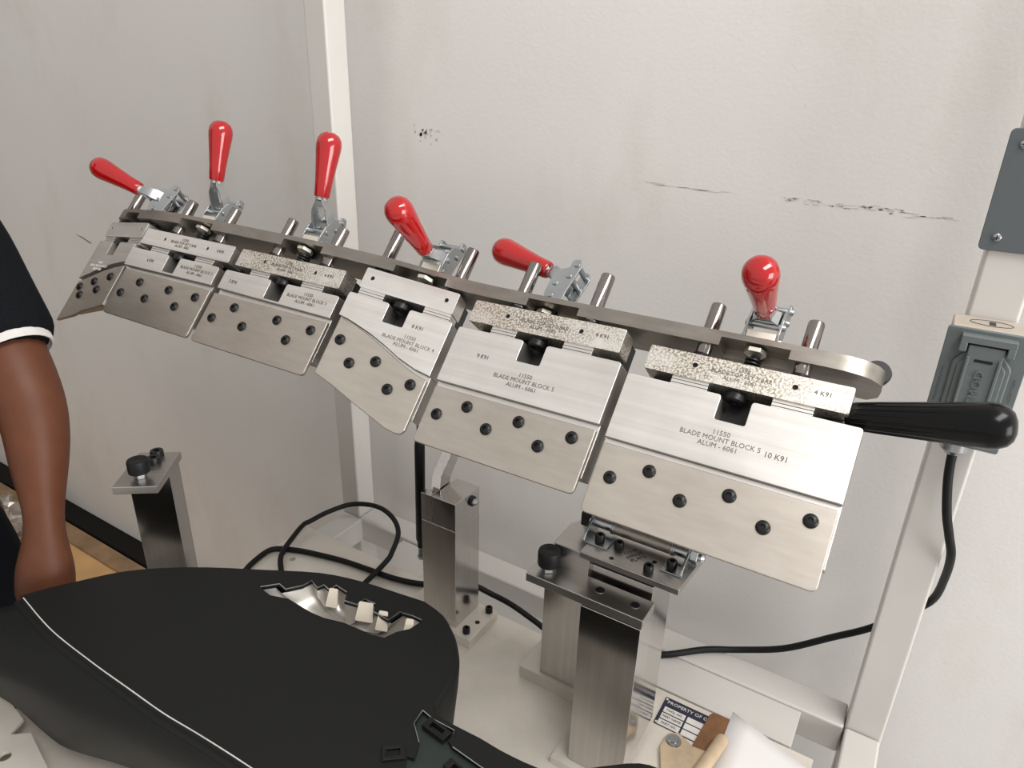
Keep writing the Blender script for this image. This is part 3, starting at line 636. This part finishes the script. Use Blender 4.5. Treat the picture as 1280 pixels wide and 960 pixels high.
# second cut-out at the right with a green-black clip carrier
bm = B(); prism(bm, [(-0.385,0.455), (-0.330,0.455), (-0.225,0.432), (-0.255,0.380), (-0.365,0.380)], ZP-0.010, ZP-0.0045); bmesh.ops.transform(bm, matrix=PI_, verts=bm.verts); obj('clip_carrier', bm, 'trim_green', pn, 0.001)
for x, y, sx, sy, r in ((-0.352,0.441,0.016,0.007,-6), (-0.372,0.392,0.012,0.009,40), (-0.300,0.412,0.018,0.006,-8)):
    t_ = Matrix.Translation((x, y, ZP-0.0045)) @ Matrix.Rotation(math.radians(r), 4, 'Z')
    bm = B(); holed(bm, [(-sx,-sy), (sx,-sy), (sx,sy), (-sx,sy)], [[(-sx*.6,-sy*.5), (sx*.6,-sy*.5), (sx*.6,sy*.5), (-sx*.6,sy*.5)]], 0, 0.008); bmesh.ops.transform(bm, matrix=PI_ @ t_, verts=bm.verts); obj('clip_socket', bm, 'black_oxide', pn, 0.0005)
for seg_ in (HOLE2[0:3]+[(-0.333,0.446)], HOLE2[4:7], [HOLE2[0], HOLE2[12], HOLE2[11]]):
    bm = B(); sweep(bm, [PI_ @ Vector((x, y, ZP+0.001)) for x, y in seg_], 0.0007, 5); obj('cut_edge', bm, 'zinc', pn)
# nest block under the panel
bm = B(); prism(bm, [(-0.76,0.37), (-0.41,0.37), (-0.44,0.52), (-0.68,0.50)], 0.6533, 0.803); bmesh.ops.transform(bm, matrix=PI_, verts=bm.verts); obj('support_block', bm, 'plate_white', pn, 0.001)
b_ = thing('nest_bracket', 'white metal bracket plate with a slot and a hole under the panel corner', 'bracket', Matrix.Translation((-0.93, 0.2, 0.653)))
bm = B(); holed(bm, rounded([(-0.10,-0.12), (0.060,-0.12), (0.113,0.031), (0.040,0.046), (0.020,0.030), (0.008,0.052), (-0.040,0.057), (-0.10,0.050)], 0.002, 3), [circ(0.050, 0.010, 0.0075)], 0.0225, 0.027); obj('bracket_plate', bm, 'plate_white', b_, 0.0008)
for x, y in ((-0.07,-0.09), (0.03,-0.09), (-0.07,0.03)):
    bm = B(); cyl(bm, (x, y, 0.0003), (x, y, 0.0225), 0.008, 14); obj('spacer', bm, 'plate_white', b_)

# ------------------------------------------------------------------ outlet box, cover, slate plate, cords
o_ = thing('outlet_box', 'grey weatherproof outlet box with ribbed flip lid on the right post', 'outlet box', Matrix.Translation((0.0645, 0.911, 1.209)))
bm = B(); box(bm, -0.0355, 0.0355, -0.048, 0.0, -0.066, 0.067); obj('box_body', bm, 'box_beige', o_, 0.002, seg=3)
bm = B(); prism(bm, rounded([(-0.039,-0.0685), (0.039,-0.0685), (0.039,0.066), (-0.039,0.066)], 0.003, 3), 0, 0.005)
FX = Matrix(((1,0,0,0),(0,0,-1,-0.0485),(0,1,0,0),(0,0,0,1)))
def face(bm): bmesh.ops.transform(bm, matrix=FX, verts=bm.verts); return bm
obj('cover_plate', face(bm), 'cover_grey', o_, 0.001)
bm = B(); prism(bm, rounded([(-0.027,-0.060), (0.027,-0.060), (0.027,0.030), (0.016,0.044), (-0.016,0.044), (-0.027,0.030)], 0.010, 5), 0.005, 0.0095); obj('flip_lid', face(bm), 'cover_grey', o_, 0.002, seg=3)
bm = B(); prism(bm, rounded([(-0.022,-0.056), (0.022,-0.056), (0.022,0.028), (0.014,0.038), (-0.014,0.038), (-0.022,0.028)], 0.008, 5), 0.0095, 0.0125); prism(bm, [(-0.0165,-0.056), (0.0165,-0.056), (0.0165,0.052), (-0.0165,0.052)], 0.005, 0.0165); obj('lid_panel', face(bm), 'cover_grey', o_, 0.0012)
for x in (-0.0145, 0.0145):
    bm = B(); box(bm, x-0.0016, x+0.0016, -0.056, 0.040, 0.0165, 0.0195); obj('lid_rib', face(bm), 'cover_grey', o_, 0.0009)
bm = B(); box(bm, -0.025, 0.025, 0.054, 0.062, 0.005, 0.019); box(bm, -0.025, -0.018, 0.044, 0.0545, 0.005, 0.019); box(bm, 0.018, 0.025, 0.044, 0.0545, 0.005, 0.019); obj('hinge_bar', face(bm), 'cover_grey', o_, 0.001)
bm = B(); cyl(bm, (-0.018, 0.0495, 0.012), (0.018, 0.0495, 0.012), 0.0025, 12); obj('hinge_pin', face(bm), 'black_oxide', o_)
bm = B(); prism(bm, rounded([(-0.0085,0.0345), (0.0085,0.0345), (0.0085,0.0375), (-0.0085,0.0375)], 0.0014, 4), 0.0166, 0.0171); obj('lid_slot', face(bm), 'black_oxide', o_)
lt = text('TTMOD', 0.0125, (0,0,0), 'cover_grey', o_, name='raised_lettering', ext=0.0012, spacing=1.15); lt.matrix_local = FX @ Matrix.Translation((0.0, 0.002, 0.0172)) @ Matrix.Rotation(math.radians(90), 4, 'Z')
for x, tx in ((-0.0335, 'WEATHERPROOF'), (0.0330, 'WET LOCATION')):
    lt = text(tx, 0.0042, (0,0,0), 'cover_grey', o_, name='raised_lettering', ext=0.0004, spacing=1.3); lt.matrix_local = FX @ Matrix.Translation((x, 0.0, 0.0052)) @ Matrix.Rotation(math.radians(90), 4, 'Z')
bm = B(); sweep(bm, [Vector((0.020*math.cos(a), -0.024+0.011*math.sin(a), 0.0672)) for a in [2*PI*k/28 for k in range(29)]], 0.0004, 5); obj('knockout_ring', bm, 'black_oxide', o_)
bm = B(); box(bm, -0.002, 0.004, -0.030, -0.018, 0.067, 0.0676); obj('knockout_slot', bm, 'black_oxide', o_)
bm = B(); lathe(bm, [(0.0125, 0), (0.0125, 0.005), (0.0145, 0.006), (0.0145, 0.017), (0.012, 0.019), (0.0075, 0.024), (0.0075, 0.0)], (0.0, -0.026, -0.0662), (0,0,-1), 18); obj('cable_gland', bm, 'zinc', o_, 0.0005)

p_ = thing('blank_plate', 'dark slate metal plate with corner screws at the upper right of the right post', 'plate', Matrix.Translation((0.095, 0.9115, 1.41)))
bm = B(); prism(bm, rounded([(-0.0625,-0.0605), (0.0625,-0.0605), (0.0625,0.063), (-0.0625,0.063)], 0.006, 4), 0, 0.004); bmesh.ops.transform(bm, matrix=Matrix(((1,0,0,0),(0,0,-1,-0.0005),(0,1,0,0),(0,0,0,1))), verts=bm.verts); obj('plate_face', bm, 'plate_slate', p_, 0.0008)
for x in (-0.048, 0.048):
    for z in (-0.046, 0.048):
        bm = B(); lathe(bm, [(0.0046, 0), (0.0042, 0.0016), (0.0022, 0.0027), (0, 0.003)], (x, -0.0045, z), (0,-1,0), 16); sc = obj('cross_screw', bm, 'zinc', p_)
        bm = B(); box(bm, x-0.0026, x+0.0026, -0.0077, -0.0068, z-0.0005, z+0.0005); box(bm, x-0.0005, x+0.0005, -0.0077, -0.0068, z-0.0026, z+0.0026); obj('screw_recess', bm, 'black_oxide', sc)

CORD = [(0.0645,0.885,1.145),(0.0655,0.885,1.118),(0.069,0.884,1.085),(0.078,0.884,1.042),(0.088,0.888,1.010),(0.097,0.898,0.979),(0.102,0.932,0.926),(0.101,0.970,0.862),(0.080,0.983,0.820),(0.040,0.985,0.769),(-0.006,0.985,0.727),(-0.067,0.978,0.678),(-0.132,0.966,0.650),(-0.180,0.940,0.646),(-0.240,0.893,0.640),(-0.321,0.870,0.620),(-0.411,0.866,0.606),(-0.463,0.866,0.620),(-0.511,0.866,0.633),(-0.554,0.866,0.637),(-0.600,0.850,0.652),(-0.655,0.800,0.6592),(-0.710,0.781,0.6592),(-0.772,0.773,0.6592),(-0.825,0.766,0.6592),(-0.877,0.754,0.6592),(-0.926,0.739,0.6592),(-0.966,0.715,0.6592),(-0.965,0.672,0.6592),(-0.955,0.640,0.6592)]
bm = B(); sweep(bm, smooth_path(CORD, 6), 0.0052, 12); tag(obj('power_cord', bm, 'cord_black'), 'long black power cord running from the outlet box behind the stands', 'cord')
LOOP = [(-0.833,0.584,0.6592),(-0.880,0.661,0.6592),(-0.928,0.705,0.6665),(-0.955,0.765,0.670),(-0.966,0.798,0.670),(-0.964,0.812,0.670),(-0.947,0.846,0.680),(-0.921,0.889,0.685),(-0.869,0.906,0.690),(-0.817,0.895,0.690),(-0.776,0.866,0.685),(-0.750,0.817,0.680),(-0.744,0.790,0.675),(-0.748,0.725,0.6592),(-0.746,0.665,0.6592)]
bm = B(); sweep(bm, smooth_path(LOOP, 6), 0.0050, 12); tag(obj('cord_loop', bm, 'cord_black'), 'black cord curled in a raised loop at the far left corner of the table', 'cord')

# ------------------------------------------------------------------ property tag, clipboard, paper
g = thing('property_tag', 'small navy property tag with white fields riveted to the table plate', 'tag', Matrix.Translation((-0.1975, 0.803, 0.6531)))
bm = B(); prism(bm, rounded([(0,-0.0545), (0.102,-0.0545), (0.102,0), (0,0)], 0.002, 3), 0, 0.0012); obj('tag_plate', bm, 'tag_navy', g)
text('PROPERTY OF GENERAL', 0.0082, (0.050, -0.0085, 0.0014), 'tag_white', g, name='lettering')
for r, (lab, val) in enumerate((('TOOL NO.', '10924'), ('PART NAME', 'LH FR DOOR'), ('PART NO.', '80310\n80350'))):
    y = -0.0235-r*0.0125
    for x0, x1 in ((0.005, 0.037), (0.040, 0.098)):
        bm = B(); box(bm, x0, x1, y-0.0052, y+0.0052, 0.0012, 0.0016); obj('tag_field', bm, 'tag_white', g)
    text(lab, 0.0052, (0.021, y, 0.0018), 'ink_dark', g, name='lettering'); text(val, 0.0050, (0.077, y, 0.0018), 'ink_dark', g, name='lettering', line=0.8)
for x in (0.003, 0.099):
    for y in (-0.004, -0.051):
        bm = B(); lathe(bm, [(0.002, 0), (0.0014, 0.001), (0, 0.0012)], (x, y, 0.0012), (0,0,1), 10); obj('tag_rivet', bm, 'tag_white', g)
c_ = thing('clipboard', 'brown hardboard clipboard with a tarnished cream clip at the lower right', 'clipboard', Matrix.Translation((-0.108, 0.81, 0.6555)) @ Matrix.Rotation(math.radians(-4), 4, 'Z'))
bm = B(); prism(bm, rounded([(-0.023,-0.23), (0.10,-0.23), (0.10,-0.05), (0.03,0.0), (-0.023,0.0)], 0.012, 5), 0, 0.003); obj('board', bm, 'hardboard', c_, 0.0006)
bm = B(); prism(bm, rounded([(-0.058,-0.078), (-0.045,-0.068), (-0.022,-0.078), (0.006,-0.072), (0.006,-0.16), (-0.03,-0.16), (-0.058,-0.105)], 0.006, 4), 0.0035, 0.0065); obj('clip_plate', bm, 'clip_cream', c_, 0.001)
bm = B(); lathe(bm, [(0.0, 0.0), (0.0075, 0.001), (0.009, 0.004), (0.009, 0.085), (0, 0.086)], (0.010, -0.046, 0.0142), (-0.08,-1,0), 20); obj('clip_roll', bm, 'clip_cream', c_)
bm = B(); lathe(bm, [(0.011, 0), (0.010, 0.002), (0.007, 0.0022), (0.0062, 0.0034), (0, 0.0036)], (-0.046, -0.086, 0.0065), (0,0,1), 20); obj('clip_rivet', bm, 'zinc', c_)
pp = tag(obj('paper_sheet', B(), 'paper'), 'white sheet of paper with faint pencil marks held under the clip', 'paper')
bm = B(); q = [(-0.104,0.826), (-0.100,0.62), (0.14,0.60), (0.125,0.745)]
grid = [[bm.verts.new((0,0,0)) for _ in range(9)] for _ in range(9)]
for i in range(9):
    for j in range(9):
        s_, t_ = i/8, j/8
        a = Vector(q[0])*(1-s_)*(1-t_)+Vector(q[3])*s_*(1-t_)+Vector(q[2])*s_*t_+Vector(q[1])*(1-s_)*t_
        grid[i][j].co = (a.x, a.y, 0.6592+0.003*math.sin(s_*3.0+0.4)*s_)
for i in range(8):
    for j in range(8): bm.faces.new((grid[i][j], grid[i+1][j], grid[i+1][j+1], grid[i][j+1]))
bm.to_mesh(pp.data); bm.free()
so = pp.modifiers.new('thickness', 'SOLIDIFY'); so.thickness = 0.0004
for p in pp.data.polygons: p.use_smooth = True
bm = B(); sweep(bm, [(-0.004,0.745,0.6632), (0.000,0.752,0.6634), (0.004,0.748,0.6636), (0.006,0.756,0.6636)], 0.0003, 4); sweep(bm, [(-0.010,0.738,0.663), (-0.004,0.741,0.6632)], 0.0003, 4); obj('pencil_mark', bm, 'ink', pp)

# ------------------------------------------------------------------ floor things
def lying(name, pts, z0, z1, mat, label, cat):
    bm = B(); prism(bm, pts, z0, z1); return tag(obj(name, bm, mat, None, 0.001), label, cat)
lying('floor_plank', [(-2.9,0.912), (-1.3,0.912), (-1.3,0.968), (-2.9,0.968)], 0.0002, 0.014, 'wood_brown', 'narrow brown plank along the black baseboard', 'plank')
lying('cardboard_sheet', [(-3.25,0.15), (-1.35,0.15), (-1.35,0.911), (-3.25,0.911)], 0.0002, 0.005, 'cardboard', 'tan cardboard sheet spread on the floor left of the table', 'cardboard')
bm = B(); bmesh.ops.create_icosphere(bm, subdivisions=4, radius=1.0)
for v in bm.verts:
    k = 1+0.22*math.sin(v.co.x*9+1)*math.cos(v.co.y*11)+0.15*math.sin(v.co.z*17+v.co.x*13)+rs.uniform(-.06,.06)
    v.co = Vector((v.co.x*0.16, v.co.y*0.10, max(v.co.z*0.06, -0.03)))*k
    v.co += Vector((-2.62, 0.80, 0.046))
lo = min(v.co.z for v in bm.verts)
for v in bm.verts: v.co.z += 0.0055-lo
tag(obj('plastic_wrap', bm, 'foil', sharp=12), 'crumpled shiny plastic wrap lying on the cardboard behind the arm', 'plastic wrap')

# ------------------------------------------------------------------ person at the left edge
def skin_mesh(name, chains, mat, parent, sub=2, scale=1.0):
    """chains: list of [(x, y, z, rx, ry), ...]; chains joined where a chain starts with an index into the first one"""
    vs, es, rad = [], [], []
    roots = []
    for ch in chains:
        start = None
        if isinstance(ch[0], int): start = ch[0]; ch = ch[1:]
        else: roots.append(len(vs))
        for i, p in enumerate(ch):
            k = len(vs); vs.append(p[:3]); rad.append(p[3:5])
            if i: es.append((k-1, k))
            elif start is not None: es.append((start, k))
    me = bpy.data.meshes.new(name); me.from_pydata(vs, es, [])
    o = bpy.data.objects.new(name, me); C.objects.link(o)
    sk = o.modifiers.new('skin', 'SKIN'); sk.use_smooth_shade = True; sk.branch_smoothing = 0.6
    if not me.skin_vertices: 
        me.attributes.new('skin_data', 'FLOAT', 'POINT')
    for i, r in enumerate(rad):
        me.skin_vertices[0].data[i].radius = (r[0]*scale, r[1]*scale); me.skin_vertices[0].data[i].use_root = i in roots
    sb = o.modifiers.new('subdivision', 'SUBSURF'); sb.levels = sub; sb.render_levels = sub
    dg = bpy.context.evaluated_depsgraph_get(); dg.update()
    m2 = bpy.data.meshes.new_from_object(o.evaluated_get(dg)); m2.name = name
    bpy.data.objects.remove(o); bpy.data.meshes.remove(me)
    m2.materials.clear()
    return link(name, m2, mat, parent, sharp=180)
pr = thing('person', 'person in a black T-shirt with white sleeve lining, bare arm hanging beside the panel', 'person', Matrix.Translation((-1.40, 0.30, 0.0)))
OX = Vector((1.40, -0.30, 0.0))
def L(x, y, z, rx, ry=None): return (x+1.40, y-0.30, z, rx, rx if ry is None else ry)
# arm stations follow the hanging left arm
arm = [L(-1.370,0.478,1.345,.062), L(-1.250,0.452,1.225,.056), L(-1.125,0.433,1.103,.052), L(-1.089,0.427,1.055,.050), L(-1.069,0.418,1.010,.046), L(-1.053,0.402,0.959,.040), L(-1.036,0.387,0.907,.027), L(-1.024,0.373,0.865,.026,.030)]
palm = [L(-1.016,0.362,0.832,.034,.043), L(-1.008,0.350,0.795,.032,.046), L(-1.002,0.340,0.765,.020,.042)]
spine = [L(-1.43,0.30,0.92,.135,.16), L(-1.42,0.30,1.06,.115,.145), L(-1.415,0.30,1.22,.12,.165), L(-1.41,0.30,1.36,.10,.15), L(-1.40,0.30,1.44,.055), L(-1.385,0.30,1.52,.052), L(-1.365,0.30,1.575,.082,.075), L(-1.36,0.30,1.65,.092,.080), L(-1.365,0.30,1.71,.070,.062)]
arm2 = [L(-1.40,0.12,1.36,.06), L(-1.40,0.06,1.25,.052), L(-1.37,0.04,1.10,.045), L(-1.30,0.05,0.98,.038), L(-1.22,0.08,0.88,.030), L(-1.19,0.09,0.82,.022,.04), L(-1.175,0.095,0.77,.020,.038)]
def leg(y): return [L(-1.43,y,0.86,.085), L(-1.42,y,0.66,.078), L(-1.41,y,0.50,.060), L(-1.42,y,0.34,.058), L(-1.44,y,0.12,.040), L(-1.42,y,0.06,.036), L(-1.30,y,0.035,.034)]
def finger(base, dirv, bend, ln, r):
    out = []; p = Vector(base); d = Vector(dirv).normalized()
    for k, f in enumerate((0, .42, .33, .25)):
        p = p+d*(ln*f); out.append(L(p.x, p.y, p.z, r*(1-.09*k)))
        d = (d+Vector(bend)*0.45).normalized()
    return out
fingers = []
hd = Vector((0.18,-0.25,-0.95))
for k, (ln, oy) in enumerate(((.078,.033), (.086,.012), (.080,-.010), (.064,-.030))):
    b0 = Vector((-1.004,0.342,0.772))+Vector((0.005,0.95,-0.2))*oy
    fingers.append(finger(b0, hd, (-0.75,0.15,0.10), ln, .0092))
thumb = finger(Vector((-1.004,0.368,0.800)), Vector((0.16,0.22,-0.96)), (-0.1,-0.3,-0.2), .064, .0105)
body = skin_mesh('body', [spine, [3]+arm+palm, [3]+arm2, [0]+leg(0.39), [0]+leg(0.21)]+fingers+[thumb]+
    [[L(-1.280,0.30,1.640,.010), L(-1.262,0.30,1.618,.014), L(-1.275,0.30,1.605,.010)], [L(-1.365,0.378,1.625,.014), L(-1.372,0.388,1.645,.016)], [L(-1.365,0.222,1.625,.014), L(-1.372,0.212,1.645,.016)]], 'skin', pr)
tag(body, 'brown bare skin')
sleeve = [L(-1.385,0.462,1.358,.078), L(-1.300,0.462,1.285,.076), L(-1.215,0.447,1.205,.073), L(-1.150,0.440,1.145,.070), L(-1.118,0.436,1.112,.069)]
shirt = skin_mesh('shirt', [[L(-1.425,0.30,0.80,.155,.185), L(-1.43,0.30,0.94,.150,.18), L(-1.42,0.30,1.08,.135,.170), L(-1.415,0.30,1.22,.14,.185), L(-1.41,0.30,1.36,.115,.165), L(-1.40,0.30,1.43,.070)], [3]+sleeve, [3, L(-1.40,0.11,1.36,.078), L(-1.40,0.05,1.24,.070), L(-1.385,0.035,1.16,.066)]], 'tshirt_black', pr)
bm = B(); a0, a1 = Vector(sleeve[-2][:3]), Vector(sleeve[-1][:3]); d = (a1-a0).normalized()
lathe(bm, [(0.047, -0.03), (0.0495, 0.0), (0.0520, 0.001), (0.0535, -0.003), (0.0545, -0.03)], a1-d*0.0045, d, 32); obj('sleeve_lining', bm, 'lining_white', pr)
skin_mesh('trousers', [[L(-1.43,0.30,0.97,.150,.175), L(-1.43,0.30,0.86,.15,.18)], [1]+[(x, y, z, r+.022, r2+.022) for x, y, z, r, r2 in leg(0.39)[:5]], [1]+[(x, y, z, r+.022, r2+.022) for x, y, z, r, r2 in leg(0.21)[:5]]], 'trousers', pr)
skin_mesh('hair', [[L(-1.375,0.30,1.655,.094,.086), L(-1.385,0.30,1.70,.084,.078), L(-1.37,0.30,1.735,.05)]], 'hair', pr)
for y in (0.39, 0.21):
    skin_mesh('shoe', [[L(-1.455,y,0.048,.046), L(-1.40,y,0.05,.048), L(-1.31,y,0.042,.042), L(-1.24,y,0.034,.033)]], 'baseboard_black', pr)
